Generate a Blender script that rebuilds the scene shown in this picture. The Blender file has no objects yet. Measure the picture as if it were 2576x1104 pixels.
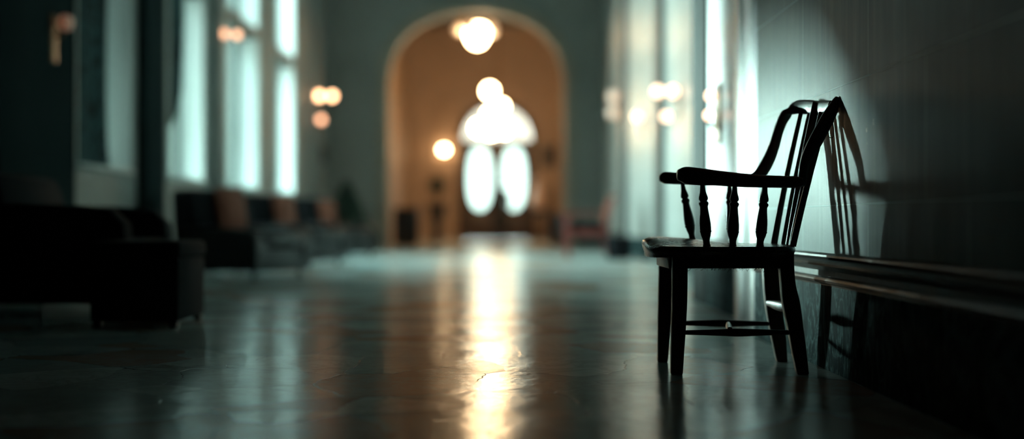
import bpy, bmesh, math, random
from mathutils import Vector, Matrix
C = bpy.context.scene
COL = C.collection
random.seed(7)
PI = math.pi

# ------------------------------------------------------------------ camera, world, sun, exposure
CAMH = 0.527
FPX = 3400.0
cam_d = bpy.data.cameras.new('camera')
cam = bpy.data.objects.new('camera', cam_d); COL.objects.link(cam)
cam.location = (0, 0, CAMH); cam.rotation_euler = (PI/2, 0, 0)
cam_d.sensor_width = 36; cam_d.lens = FPX/2576*36
cam_d.shift_x = 28/2576; cam_d.shift_y = 6/2576
cam_d.clip_start = 0.05; cam_d.clip_end = 300
cam_d.dof.use_dof = True; cam_d.dof.focus_distance = 4.72; cam_d.dof.aperture_fstop = 0.68
C.camera = cam

w = bpy.data.worlds.new('sky'); C.world = w; w.use_nodes = True
nt = w.node_tree; nt.nodes.clear()
wo = nt.nodes.new('ShaderNodeOutputWorld'); bg = nt.nodes.new('ShaderNodeBackground')
tc = nt.nodes.new('ShaderNodeTexCoord'); sp = nt.nodes.new('ShaderNodeSeparateXYZ')
rmp = nt.nodes.new('ShaderNodeValToRGB')
nt.links.new(tc.outputs['Generated'], sp.inputs[0]); nt.links.new(sp.outputs['Z'], rmp.inputs[0])
rmp.color_ramp.elements[0].position = 0.0; rmp.color_ramp.elements[0].color = (0.74, 0.93, 0.89, 1)
rmp.color_ramp.elements[1].position = 0.7; rmp.color_ramp.elements[1].color = (0.29, 0.46, 0.47, 1)
nt.links.new(rmp.outputs[0], bg.inputs['Color']); bg.inputs['Strength'].default_value = 36.0
nt.links.new(bg.outputs[0], wo.inputs['Surface'])

SUN_AZ = math.radians(28.2)     # from +Y towards -X
SUN_EL = math.radians(4.3)
sd = bpy.data.lights.new('low_sun', 'SUN'); so = bpy.data.objects.new('low_sun', sd); COL.objects.link(so)
dirv = Vector((math.sin(SUN_AZ)*math.cos(SUN_EL), -math.cos(SUN_AZ)*math.cos(SUN_EL), -math.sin(SUN_EL)))
so.rotation_euler = dirv.to_track_quat('-Z', 'Y').to_euler()
so.location = (-12, 20, 6)
sd.energy = 35; sd.angle = math.radians(6.5); sd.color = (0.72, 1.0, 0.94)

C.view_settings.view_transform = 'Standard'; C.view_settings.look = 'None'
C.view_settings.exposure = 0.35; C.view_settings.gamma = 1.0; C.view_settings.use_curve_mapping = False

def portal(x, y, z, sx, sz, rot, name='window_portal'):
    l = bpy.data.lights.new(name, 'AREA'); l.shape = 'RECTANGLE'; l.size = sx; l.size_y = sz
    o = bpy.data.objects.new(name, l); COL.objects.link(o); o.location = (x, y, z); o.rotation_euler = rot
    l.cycles.is_portal = True
    return o

# ------------------------------------------------------------------ dimensions of the hall
XL = -3.4          # left wall, inner face
XN = 1.17          # near right wall
XM = 1.30          # recessed right wall between pilasters
XR = 2.06          # far right wall
YE = 27.0          # end wall with arch
YD = 40.0          # entrance wall
ZC = 6.3
SILL, WTOP = 0.97, 5.9
WINS = [(10.8, 12.4), (13.8, 15.4), (16.75, 18.85), (20.4, 22.1)]
for (a, b) in WINS:
    portal(XL-0.44, (a+b)/2, (SILL+WTOP)/2, b-a, WTOP-SILL, (PI/2, 0, -PI/2))
portal(-0.12, YD+0.1, 1.7, 2.0, 2.4, (PI/2, 0, PI))
portal(-0.12, YD+0.1, 3.4, 2.0, 1.1, (PI/2, 0, PI))

# ------------------------------------------------------------------ materials
def mat(name, col, rough=0.5, metal=0.0, emit=None, es=0.0, spec=0.5, coat=0.0):
    m = bpy.data.materials.new(name); m.use_nodes = True
    b = m.node_tree.nodes['Principled BSDF']
    b.inputs['Base Color'].default_value = (*col, 1); b.inputs['Roughness'].default_value = rough
    b.inputs['Metallic'].default_value = metal; b.inputs['Specular IOR Level'].default_value = spec
    b.inputs['Coat Weight'].default_value = coat
    if emit:
        b.inputs['Emission Color'].default_value = (*emit, 1); b.inputs['Emission Strength'].default_value = es
    return m
class NB:
    def __init__(s, m): s.t = m.node_tree; s.b = s.t.nodes['Principled BSDF']
    def n(s, k, **kw):
        x = s.t.nodes.new(k)
        for a, v in kw.items():
            if a in x.inputs: x.inputs[a].default_value = v
            else: setattr(x, a, v)
        return x
    def l(s, a, b): s.t.links.new(a, b)
    def pos(s, scale=(1,1,1), loc=(0,0,0), rot=(0,0,0)):
        g = s.n('ShaderNodeNewGeometry'); mp = s.n('ShaderNodeMapping')
        mp.inputs['Scale'].default_value = scale; mp.inputs['Location'].default_value = loc; mp.inputs['Rotation'].default_value = rot
        s.l(g.outputs['Position'], mp.inputs[0]); return mp.outputs[0]
    def obj(s, scale=(1,1,1)):
        g = s.n('ShaderNodeTexCoord'); mp = s.n('ShaderNodeMapping'); mp.inputs['Scale'].default_value = scale
        s.l(g.outputs['Object'], mp.inputs[0]); return mp.outputs[0]
    def noise(s, v, scale, detail=4, rough=0.5, dist=0.0):
        x = s.n('ShaderNodeTexNoise'); x.inputs['Scale'].default_value = scale; x.inputs['Detail'].default_value = detail
        x.inputs['Roughness'].default_value = rough; x.inputs['Distortion'].default_value = dist
        s.l(v, x.inputs['Vector']); return x.outputs['Fac']
    def ramp(s, f, stops):
        x = s.n('ShaderNodeValToRGB'); e = x.color_ramp.elements
        e[0].position, c0 = stops[0]; e[0].color = (*c0, 1) if len(c0) == 3 else c0
        e[1].position, c1 = stops[-1]; e[1].color = (*c1, 1)
        for p, c in stops[1:-1]:
            q = e.new(p); q.color = (*c, 1)
        s.l(f, x.inputs[0]); return x.outputs[0]
    def math(s, op, a, b=None):
        x = s.n('ShaderNodeMath'); x.operation = op
        for i, v in enumerate((a, b)):
            if v is None: continue
            if isinstance(v, (int, float)): x.inputs[i].default_value = v
            else: s.l(v, x.inputs[i])
        return x.outputs[0]
    def mix(s, f, a, b, mode='MIX'):
        x = s.n('ShaderNodeMix'); x.data_type = 'RGBA'; x.blend_type = mode
        for i, v in ((0, f), (6, a), (7, b)):
            if isinstance(v, (int, float)): x.inputs[i].default_value = v
            elif isinstance(v, tuple): x.inputs[i].default_value = (*v, 1)
            else: s.l(v, x.inputs[i])
        return x.outputs[2]
    def bump(s, h, strength=0.3, dist=0.01, prev=None):
        x = s.n('ShaderNodeBump'); x.inputs['Strength'].default_value = strength; x.inputs['Distance'].default_value = dist
        s.l(h, x.inputs['Height'])
        if prev is not None: s.l(prev, x.inputs['Normal'])
        return x.outputs[0]

def tiled_wall_mat(name, base, hi, rough, marks=False):
    m = mat(name, base, rough); B = NB(m)
    g = B.n('ShaderNodeNewGeometry'); s = B.n('ShaderNodeSeparateXYZ'); B.l(g.outputs['Position'], s.inputs[0])
    cb = B.n('ShaderNodeCombineXYZ')
    B.l(s.outputs['Y'], cb.inputs[0]); B.l(B.math('SUBTRACT', s.outputs['Z'], 0.176), cb.inputs[1])
    br = B.n('ShaderNodeTexBrick'); br.inputs['Scale'].default_value = 1.0; br.offset = 0.37
    br.inputs['Brick Width'].default_value = 0.93; br.inputs['Row Height'].default_value = 0.409
    br.inputs['Mortar Size'].default_value = 0.0022; br.inputs['Mortar Smooth'].default_value = 0.2
    br.inputs['Color1'].default_value = (0.94, 0.94, 0.94, 1); br.inputs['Color2'].default_value = (1, 1, 1, 1)
    br.inputs['Mortar'].default_value = (1, 1, 1, 1)
    B.l(cb.outputs[0], br.inputs['Vector'])
    streak = B.noise(B.pos((1, 9, 0.5)), 2.4, 5, 0.55, 0.3)
    blot = B.noise(B.pos((1, 1, 1)), 1.7, 5, 0.6)
    c = B.mix(B.ramp(streak, [(0.3, (0, 0, 0)), (0.75, (1, 1, 1))]), base, hi)
    c = B.mix(B.ramp(blot, [(0.35, (0.0, 0, 0)), (0.7, (0.45, 0.45, 0.45))]), c, tuple(v*0.6 for v in base))
    c = B.mix(1.0, c, br.outputs['Color'], 'MULTIPLY')
    c = B.mix(B.math('MULTIPLY', br.outputs['Fac'], 0.75), c, tuple(min(1, v*2.6) for v in hi))  # joints lightened: the light their edges catch is put into the colour
    if marks:
        for (my, mz, ry, rz) in ((4.245, 0.845, 0.006, 0.035), (4.252, 0.775, 0.004, 0.012), (4.325, 0.822, 0.009, 0.014), (4.318, 0.775, 0.004, 0.03), (4.62, 0.60, 0.003, 0.004)):
            dy = B.math('DIVIDE', B.math('SUBTRACT', s.outputs['Y'], my), ry)
            dz = B.math('DIVIDE', B.math('SUBTRACT', s.outputs['Z'], mz), rz)
            r2 = B.math('ADD', B.math('MULTIPLY', dy, dy), B.math('MULTIPLY', dz, dz))
            r2 = B.math('ADD', r2, B.math('MULTIPLY', B.noise(B.pos(), 90, 2), 1.6))
            c = B.mix(B.ramp(r2, [(0.75, (0.7, 0.7, 0.7)), (0.95, (0, 0, 0))]), c, (0.42, 0.46, 0.4))
    B.l(c, B.b.inputs['Base Color'])
    drip = B.noise(B.pos((1, 30, 0.9)), 1.6, 3, 0.5, 0.6)
    n1 = B.bump(streak, 0.10, 0.02)
    n2 = B.bump(drip, 0.06, 0.01, n1)
    n3 = B.bump(B.math('MULTIPLY', br.outputs['Fac'], -1), 0.5, 0.004, n2)
    B.l(n3, B.b.inputs['Normal'])
    rr = B.math('ADD', B.math('MULTIPLY', blot, 0.22), rough-0.11); B.l(rr, B.b.inputs['Roughness'])
    return m
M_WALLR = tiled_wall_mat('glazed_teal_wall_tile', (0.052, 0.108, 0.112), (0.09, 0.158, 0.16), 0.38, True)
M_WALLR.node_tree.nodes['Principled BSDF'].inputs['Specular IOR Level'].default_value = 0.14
M_WALLP = tiled_wall_mat('glazed_recess_tile_painted_light', (0.55, 0.62, 0.60), (0.68, 0.75, 0.72), 0.38)  # paler copy of the wall tile; light on the recess is put into colour
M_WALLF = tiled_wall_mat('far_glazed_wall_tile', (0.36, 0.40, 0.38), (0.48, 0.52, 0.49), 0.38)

def soften(m, fac):
    """a mostly matt surface under a thin worn glaze"""
    t = m.node_tree; b = t.nodes['Principled BSDF']; o = t.nodes['Material Output']
    d = t.nodes.new('ShaderNodeBsdfDiffuse'); mx = t.nodes.new('ShaderNodeMixShader'); mx.inputs[0].default_value = fac
    for a in (('Base Color', 'Color'), ('Normal', 'Normal')):
        if b.inputs[a[0]].is_linked: t.links.new(b.inputs[a[0]].links[0].from_socket, d.inputs[a[1]])
        elif a[0] == 'Base Color': d.inputs['Color'].default_value = b.inputs['Base Color'].default_value
    t.links.new(b.outputs[0], mx.inputs[1]); t.links.new(d.outputs[0], mx.inputs[2]); t.links.new(mx.outputs[0], o.inputs['Surface'])
    return m
soften(M_WALLR, 0.6)
M_FLOOR = None
def plaster(name, base, rough=0.7, var=0.75):
    m = mat(name, base, rough); B = NB(m)
    n = B.noise(B.pos(), 0.9, 5, 0.6)
    B.l(B.mix(B.ramp(n, [(0.3, (0, 0, 0)), (0.75, (1, 1, 1))]), base, tuple(v*var for v in base)), B.b.inputs['Base Color'])
    B.l(B.bump(B.noise(B.pos(), 14, 4), 0.15, 0.01), B.b.inputs['Normal'])
    return m
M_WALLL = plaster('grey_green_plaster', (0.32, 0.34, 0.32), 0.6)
M_LDARK = plaster('dark_slate_shade_plaster', (0.025, 0.04, 0.042), 0.8)  # shade of the near left wall is put into this dark colour
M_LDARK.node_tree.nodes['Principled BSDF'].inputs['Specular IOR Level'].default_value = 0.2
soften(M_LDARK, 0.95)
M_REVEAL = plaster('white_reveal_paint', (0.80, 0.82, 0.80), 0.5, 0.92)
M_END = plaster('pale_plaster', (0.31, 0.31, 0.285), 0.65)
M_VEST = plaster('ochre_plaster', (0.34, 0.22, 0.145), 0.6, 0.8)
M_CEIL = plaster('dim_ceiling_plaster', (0.10, 0.10, 0.095), 0.9)
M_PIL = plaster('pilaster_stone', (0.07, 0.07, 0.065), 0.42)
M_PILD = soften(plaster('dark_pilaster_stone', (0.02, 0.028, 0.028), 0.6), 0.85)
M_TRIMP = plaster('arch_moulding_paint', (0.36, 0.31, 0.25), 0.5)
M_DARK = plaster('dark_outer_masonry', (0.03, 0.03, 0.03), 0.9)

def floor_mat():
    m = mat('worn_marble_floor', (0.1, 0.1, 0.1), 0.15); B = NB(m)
    p = B.pos()
    wob = B.noise(B.pos(), 2.2, 3, 0.5)
    pw = B.n('ShaderNodeVectorMath'); pw.operation = 'ADD'
    sc = B.n('ShaderNodeVectorMath'); sc.operation = 'SCALE'; sc.inputs['Scale'].default_value = 0.22
    nz = B.n('ShaderNodeTexNoise'); nz.inputs['Scale'].default_value = 1.8; nz.inputs['Detail'].default_value = 4; B.l(p, nz.inputs['Vector'])
    B.l(nz.outputs['Color'], sc.inputs[0]); B.l(p, pw.inputs[0]); B.l(sc.outputs[0], pw.inputs[1])
    vo = B.n('ShaderNodeTexVoronoi'); vo.feature = 'DISTANCE_TO_EDGE'; vo.inputs['Scale'].default_value = 2.2; B.l(pw.outputs[0], vo.inputs['Vector'])
    crack = B.ramp(vo.outputs['Distance'], [(0.0, (1, 1, 1)), (0.006, (0, 0, 0))])
    crack = B.math('MULTIPLY', crack, B.ramp(B.noise(B.pos(), 2.3, 3), [(0.44, (0, 0, 0)), (0.54, (1, 1, 1))]))
    vc = B.n('ShaderNodeTexVoronoi'); vc.inputs['Scale'].default_value = 2.2; B.l(pw.outputs[0], vc.inputs['Vector'])
    sep = B.n('ShaderNodeSeparateColor'); B.l(vc.outputs['Color'], sep.inputs[0])
    base = B.mix(sep.outputs[0], (0.36, 0.43, 0.42), (0.66, 0.72, 0.70))
    rust = B.ramp(sep.outputs[1], [(0.72, (0, 0, 0)), (0.76, (1, 1, 1))])
    base = B.mix(B.math('MULTIPLY', rust, 0.8), base, (0.36, 0.20, 0.14))
    vein = B.noise(B.pos(), 5, 8, 0.65, 1.2)
    base = B.mix(B.ramp(vein, [(0.45, (0, 0, 0)), (0.5, (0.5, 0.5, 0.5)), (0.56, (0, 0, 0))]), base, (0.36, 0.39, 0.36))
    base = B.mix(crack, base, (0.008, 0.01, 0.01))
    B.l(base, B.b.inputs['Base Color'])
    bigw = B.noise(B.pos((1, 1, 1)), 3.2, 3, 0.5, 0.4)
    fine = B.noise(B.pos((1, 1, 1)), 26, 4, 0.6)
    n1 = B.bump(bigw, 0.22, 0.02)
    n2 = B.bump(fine, 0.16, 0.008, n1)
    slab = B.bump(sep.outputs[2], 0.35, 0.004, n2)
    # every slab lies slightly out of level
    n3 = B.bump(B.math('MULTIPLY', crack, -1), 0.25, 0.002, slab)
    B.l(n3, B.b.inputs['Normal'])
    rr = B.math('ADD', B.math('MULTIPLY', B.noise(B.pos(), 1.3, 6, 0.7), 0.20), 0.055)
    B.l(B.math('ADD', rr, B.math('MULTIPLY', rust, 0.06)), B.b.inputs['Roughness'])
    B.b.inputs['Specular IOR Level'].default_value = 0.6
    return m

def dado_mat():
    m = mat('dark_green_marble_dado', (0.02, 0.03, 0.03), 0.6, spec=0.12); B = NB(m)
    v = B.noise(B.pos((1, 2.2, 0.9)), 3.5, 8, 0.62, 2.0)
    c = B.ramp(v, [(0.35, (0.006, 0.012, 0.013)), (0.48, (0.016, 0.034, 0.036)), (0.52, (0.085, 0.14, 0.14)), (0.56, (0.014, 0.028, 0.03)), (0.8, (0.005, 0.008, 0.009))])
    g = B.n('ShaderNodeNewGeometry'); s = B.n('ShaderNodeSeparateXYZ'); B.l(g.outputs['Position'], s.inputs[0])
    fr = B.math('FRACT', B.math('DIVIDE', s.outputs['Y'], 0.42))
    seam = B.ramp(fr, [(0.0, (1, 1, 1)), (0.006, (0, 0, 0))])
    B.l(B.mix(seam, c, (0.004, 0.004, 0.004)), B.b.inputs['Base Color'])
    B.l(B.bump(v, 0.35, 0.02), B.b.inputs['Normal'])
    return m
M_DADO = soften(dado_mat(), 0.86)

def wood(name, dark, light, rough=0.3, sc=(1, 1, 1), amt=0.6, bp=1.0):
    m = mat(name, dark, rough); B = NB(m)
    gr = B.noise(B.obj(sc), 9, 8, 0.65, 0.6)
    wr = B.noise(B.obj((1, 1, 1)), 22, 5, 0.7)
    f = B.math('MULTIPLY', B.ramp(gr, [(0.45, (0, 0, 0)), (0.75, (1, 1, 1))]), B.ramp(wr, [(0.4, (0.2, 0.2, 0.2)), (0.7, (1, 1, 1))]))
    B.l(B.mix(B.math('MULTIPLY', f, amt), dark, light), B.b.inputs['Base Color'])
    B.l(B.bump(gr, 0.35*bp, 0.002, B.bump(wr, 0.15*bp, 0.002)), B.b.inputs['Normal'])
    B.l(B.math('ADD', B.math('MULTIPLY', wr, 0.3), rough-0.12), B.b.inputs['Roughness'])
    return m
M_CHX = wood('dark_lacquered_wood', (0.05, 0.028, 0.022), (0.26, 0.12, 0.07), 0.34, (1, 6, 6))
M_CHZ = wood('dark_lacquered_wood_upright', (0.05, 0.028, 0.022), (0.26, 0.12, 0.07), 0.34, (6, 6, 1))
M_SEAT = wood('dark_lacquered_seat_wood', (0.045, 0.026, 0.02), (0.18, 0.085, 0.05), 0.24, (1, 7, 1))
M_RAIL = wood('brown_lacquered_dado_rail', (0.03, 0.02, 0.017), (0.09, 0.048, 0.033), 0.34, (4, 0.3, 4), 0.5, 0.06)
soften(M_RAIL, 0.55)
M_DOORW = wood('dark_oak_door_wood', (0.045, 0.025, 0.016), (0.10, 0.05, 0.03), 0.4, (5, 5, 1))
M_REDW = wood('red_stained_wood', (0.26, 0.05, 0.04), (0.40, 0.10, 0.06), 0.4, (4, 4, 1))
M_PLUG = mat('worn_copper_brown_wood', (0.16, 0.06, 0.035), 0.7, spec=0.2)
M_FIBRE = mat('frayed_fibre', (0.01, 0.008, 0.007), 0.9)
M_LEATH = mat('black_leather', (0.006, 0.007, 0.008), 0.42, spec=0.4)
M_FABD = mat('dark_slate_fabric', (0.012, 0.013, 0.016), 0.9, spec=0.2)
M_RUST = mat('rust_brown_fabric', (0.27, 0.085, 0.05), 0.8)
M_BRASS = mat('aged_brass', (0.14, 0.08, 0.035), 0.35, 1.0)
M_BLACK = mat('black_painted_metal', (0.01, 0.01, 0.011), 0.5)
M_WOODT = mat('black_table_wood', (0.012, 0.012, 0.013), 0.28)
M_LEAF = mat('dark_green_leaves', (0.018, 0.045, 0.028), 0.6)
M_LEAFO = mat('outdoor_foliage', (0.012, 0.028, 0.026), 0.7)
M_BARK = mat('bark', (0.02, 0.017, 0.014), 0.9)
M_POT = mat('glazed_pot', (0.02, 0.022, 0.025), 0.35)
M_PINK = mat('pale_ceramic', (0.62, 0.42, 0.34), 0.45)
M_COAT = mat('black_wool_cloth', (0.008, 0.009, 0.011), 0.9)
M_SKIN = mat('skin', (0.35, 0.2, 0.14), 0.6)
M_HAIR = mat('dark_hair', (0.01, 0.008, 0.007), 0.6)
M_LAWN = plaster('dusky_lawn', (0.01, 0.02, 0.014), 0.9)
M_FRAME = mat('dark_window_frame', (0.05, 0.065, 0.06), 0.5)
def drape_mat():
    m = mat('damask_teal_curtain', (0.02, 0.04, 0.045), 0.85); B = NB(m)
    v = B.noise(B.obj((1, 1, 0.6)), 5.5, 4, 0.6, 1.6)
    B.l(B.ramp(v, [(0.42, (0.010, 0.016, 0.018)), (0.52, (0.05, 0.12, 0.125)), (0.62, (0.015, 0.03, 0.032))]), B.b.inputs['Base Color'])
    return m
M_DRAPE = drape_mat()
M_CLOCK = mat('dark_clock_face', (0.03, 0.035, 0.035), 0.5)
def lampm(name, col, s): return mat(name, (0.9, 0.85, 0.75), 0.4, emit=col, es=s)
M_L1 = lampm('lit_opal_chandelier_glass', (1.0, 0.66, 0.34), 40)
M_L1B = lampm('lit_opal_side_glass', (1.0, 0.55, 0.27), 1.0)
M_L2 = lampm('lit_opal_globe_glass', (1.0, 0.68, 0.36), 40)
M_L3 = lampm('lit_wall_globe_glass', (1.0, 0.70, 0.38), 34)
M_S1 = lampm('lit_amber_sconce_glass', (1.0, 0.52, 0.26), 8)
M_S2 = lampm('dim_amber_sconce_glass', (1.0, 0.46, 0.24), 2.4)
M_S4 = lampm('faint_peach_sconce_glass', (1.0, 0.50, 0.30), 0.55)
M_S3 = lampm('lit_peach_sconce_glass', (1.0, 0.60, 0.38), 4.0)
M_S1B = lampm('lit_soft_amber_sconce_glass', (1.0, 0.45, 0.24), 3.6)
M_S0 = lampm('faint_amber_sconce_glass', (1.0, 0.35, 0.18), 0.09)

def glass(name='clear_pane_glass', tint=(0.92, 0.97, 0.95)):
    m = bpy.data.materials.new(name); m.use_nodes = True
    t = m.node_tree; t.nodes.clear()
    o = t.nodes.new('ShaderNodeOutputMaterial'); mx = t.nodes.new('ShaderNodeMixShader')
    tr = t.nodes.new('ShaderNodeBsdfTransparent'); gl = t.nodes.new('ShaderNodeBsdfGlossy'); fr = t.nodes.new('ShaderNodeFresnel')
    tr.inputs[0].default_value = (*tint, 1); gl.inputs['Roughness'].default_value = 0.03; fr.inputs[0].default_value = 1.3
    geo = t.nodes.new('ShaderNodeNewGeometry'); inv = t.nodes.new('ShaderNodeMath'); inv.operation = 'SUBTRACT'; inv.inputs[0].default_value = 1.0
    mu = t.nodes.new('ShaderNodeMath'); mu.operation = 'MULTIPLY'
    t.links.new(geo.outputs['Backfacing'], inv.inputs[1]); t.links.new(fr.outputs[0], mu.inputs[0]); t.links.new(inv.outputs[0], mu.inputs[1])
    t.links.new(mu.outputs[0], mx.inputs[0]); t.links.new(tr.outputs[0], mx.inputs[1]); t.links.new(gl.outputs[0], mx.inputs[2]); t.links.new(mx.outputs[0], o.inputs[0])
    return m
M_GLASS = glass()
M_GLASSD = glass('smoky_door_glass', (0.245, 0.26, 0.25))
M_GLASSF = glass('peach_fanlight_glass', (0.24, 0.21, 0.19))

# ------------------------------------------------------------------ helpers
def link(name, bm, m, parent=None, smooth=True, loc=None):
    me = bpy.data.meshes.new(name)
    bmesh.ops.recalc_face_normals(bm, faces=bm.faces[:])
    bm.to_mesh(me); bm.free()
    if smooth:
        for p in me.polygons: p.use_smooth = True
        try: me.set_sharp_from_angle(angle=math.radians(38))
        except Exception: pass
    me.materials.append(m)
    o = bpy.data.objects.new(name, me); COL.objects.link(o)
    if parent is not None:
        o.parent = parent
        # vertices are given in the parent's local space
    if loc: o.location = loc
    return o
def thing(name, label, cat, loc=(0, 0, 0), rz=0, group=None):
    o = bpy.data.objects.new(name, None); COL.objects.link(o); o.location = loc; o.rotation_euler = (0, 0, rz)
    o.empty_display_size = 0.2
    return tag(o, label, cat, group)
def tag(o, label, cat, group=None):
    o['label'] = label; o['category'] = cat
    if group: o['group'] = group
    return o
def struct(o): o['kind'] = 'structure'; return o
def origin_base(o):
    return o
def box(bm, x0, x1, y0, y1, z0, z1, bev=0.0):
    t = bmesh.new()
    bmesh.ops.create_cube(t, size=1)
    for v in t.verts: v.co = Vector(((x0+x1)/2+v.co.x*(x1-x0), (y0+y1)/2+v.co.y*(y1-y0), (z0+z1)/2+v.co.z*(z1-z0)))
    if bev: bmesh.ops.bevel(t, geom=t.edges[:], offset=bev, segments=3, profile=0.5, affect='EDGES')
    merge(bm, t)
def merge(bm, t, mtx=None):
    vm = {}
    for v in t.verts: vm[v] = bm.verts.new(mtx @ v.co if mtx else v.co)
    for f in t.faces:
        try: bm.faces.new([vm[v] for v in f.verts])
        except ValueError: pass
    t.free()
def sphere(bm, c, r, u=24, v=16, sc=(1, 1, 1)):
    t = bmesh.new(); bmesh.ops.create_uvsphere(t, u_segments=u, v_segments=v, radius=r)
    for q in t.verts: q.co = Vector((c[0]+q.co.x*sc[0], c[1]+q.co.y*sc[1], c[2]+q.co.z*sc[2]))
    merge(bm, t)
def loft(bm, rings, cap=True, closed=True):
    vr = [[bm.verts.new(p) for p in r] for r in rings]
    n = len(rings[0])
    for a, b in zip(vr, vr[1:]):
        for i in range(n if closed else n-1):
            j = (i+1) % n
            bm.faces.new((a[i], a[j], b[j], b[i]))
    if cap:
        bm.faces.new(vr[0][::-1]); bm.faces.new(vr[-1])
def catmull(pts, n=6):
    out = []
    P = [pts[0]] + list(pts) + [pts[-1]]
    for i in range(1, len(P)-2):
        p0, p1, p2, p3 = P[i-1], P[i], P[i+1], P[i+2]
        for k in range(n):
            t = k/n
            out.append(tuple(0.5*((2*b)+(-a+c)*t+(2*a-5*b+4*c-d)*t*t+(-a+3*b-3*c+d)*t**3) for a, b, c, d in zip(p0, p1, p2, p3)))
    out.append(tuple(pts[-1])); return out
def sweep(bm, pts, exp=2.0, n=16, up=Vector((0, 1, 0)), smooth=6, round_ends=True):
    """pts: (x,y,z, a, b): half-size a across (perpendicular to up), b along up. superellipse section"""
    P = catmull(pts, smooth) if smooth else list(pts)
    rings = []
    L = len(P)
    for i, p in enumerate(P):
        c = Vector(p[:3]); q = Vector(P[min(i+1, L-1)][:3]) - Vector(P[max(i-1, 0)][:3])
        t = q.normalized(); u = (up - t*up.dot(t)).normalized(); s = t.cross(u)
        a, b = p[3], p[4]
        ring = []
        for k in range(n):
            th = 2*PI*(k+0.5)/n; ct, st = math.cos(th), math.sin(th)
            e = 2/exp
            ring.append((c + s*a*math.copysign(abs(ct)**e, ct) + u*b*math.copysign(abs(st)**e, st), c, t))
        rings.append(ring)
    out = []
    def shrink(ring, f, d): return [r[1] + (r[0]-r[1])*f + r[2]*d for r in ring]
    if round_ends:
        r0 = min(P[0][3], P[0][4])*0.5
        out += [shrink(rings[0], 0.55, -r0*1.0), shrink(rings[0], 0.85, -r0*0.7)]
    out += [[r[0] for r in ring] for ring in rings]
    if round_ends:
        r1 = min(P[-1][3], P[-1][4])*0.5
        out += [shrink(rings[-1], 0.85, r1*0.7), shrink(rings[-1], 0.55, r1*1.0)]
    loft(bm, out)
def tube(bm, pts, r, n=10, smooth=4): sweep(bm, [(*p, r, r) for p in pts], 2, n, Vector((0.13, 0.97, 0.2)), smooth, False)
def turned(bm, p0, p1, prof, n=20):
    """lathe a (t, radius) profile along p0->p1"""
    p0, p1 = Vector(p0), Vector(p1); d = p1-p0; t = d.normalized(); u = Vector((0, 1, 0)); u = (u-t*u.dot(t)).normalized(); s = t.cross(u)
    loft(bm, [[p0+d*k+(s*math.cos(2*PI*i/n)+u*math.sin(2*PI*i/n))*r for i in range(n)] for k, r in prof])
def lathe(bm, prof, c=(0, 0, 0), n=28):
    loft(bm, [[Vector((c[0]+r*math.cos(2*PI*i/n), c[1]+r*math.sin(2*PI*i/n), c[2]+z)) for i in range(n)] for r, z in prof])
def W(px, py, Y): return ((px-1260)*Y/FPX, Y, CAMH-(py-558)*Y/FPX)   # hall point seen at this pixel, Y metres away

M_FLOOR = soften(floor_mat(), 0.34)
# ------------------------------------------------------------------ room shell
bm = bmesh.new(); box(bm, -4.2, 3.6, -2.5, YD+0.4, -0.1, 0); struct(link('floor', bm, M_FLOOR, smooth=False))
bm = bmesh.new(); box(bm, -4.2, 3.6, -2.5, YD+0.4, ZC, ZC+0.1); struct(link('ceiling', bm, M_CEIL, smooth=False))
# left wall, pierced by window openings
bm = bmesh.new(); TH = 0.45
ys = [-2.5] + [v for ab in WINS for v in ab] + [YE]
for i in range(2, len(ys), 2): box(bm, XL-TH, XL, ys[i], ys[i+1], 0, ZC)
for a, b in WINS:
    box(bm, XL-TH, XL, a, b, 0, SILL); box(bm, XL-TH, XL, a, b, WTOP, ZC)
struct(link('wall_left', bm, M_WALLL, smooth=False))
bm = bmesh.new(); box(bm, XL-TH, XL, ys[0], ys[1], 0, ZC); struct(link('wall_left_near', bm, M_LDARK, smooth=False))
REV = 0.25
for i, (a, b) in enumerate(WINS):
    root = struct(bpy.data.objects.new('window_%d' % (i+1), None)); COL.objects.link(root); root.location = (XL-REV, (a+b)/2, SILL)
    h = (b-a)/2; H = WTOP-SILL
    f = bmesh.new()
    for s in (-1, 1): box(f, -0.05, 0.0, min(s*h, s*(h-0.06)), max(s*h, s*(h-0.06)), 0, H)
    box(f, -0.05, 0.0, -h+0.06, h-0.06, 0, 0.07); box(f, -0.05, 0.0, -h+0.06, h-0.06, H-0.07, H)
    box(f, -0.05, 0.0, -h+0.06, h-0.06, 2.10, 2.22)                 # transom
    box(f, -0.045, -0.005, -0.025, 0.025, 0.07, 2.10); box(f, -0.045, -0.005, -0.025, 0.025, 2.22, H-0.07)
    link('window_frame', f, M_FRAME, root, False)
    g = bmesh.new(); box(g, -0.03, -0.025, -h+0.055, h-0.055, 0.065, H-0.065); link('pane', g, M_GLASS, root, False)
    r = bmesh.new()
    box(r, 0.0, REV+0.012, h-0.02, h, 0.0, H); box(r, 0.0, REV+0.012, -h, -h+0.02, 0.0, H); box(r, 0, REV+0.012, -h+0.02, h-0.02, H-0.02, H)
    link('reveal_lining', r, M_REVEAL, root, False)
    t = bmesh.new(); box(t, 0.0, REV+0.05, -h+0.021, h-0.021, 0.0, 0.03, 0.008); link('window_sill', t, M_REVEAL, root)
    t = bmesh.new(); box(t, 0.012, REV+0.010, -h+0.021, h-0.021, 2.10, 2.24); link('transom_lining', t, M_FRAME, root, False)
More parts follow.
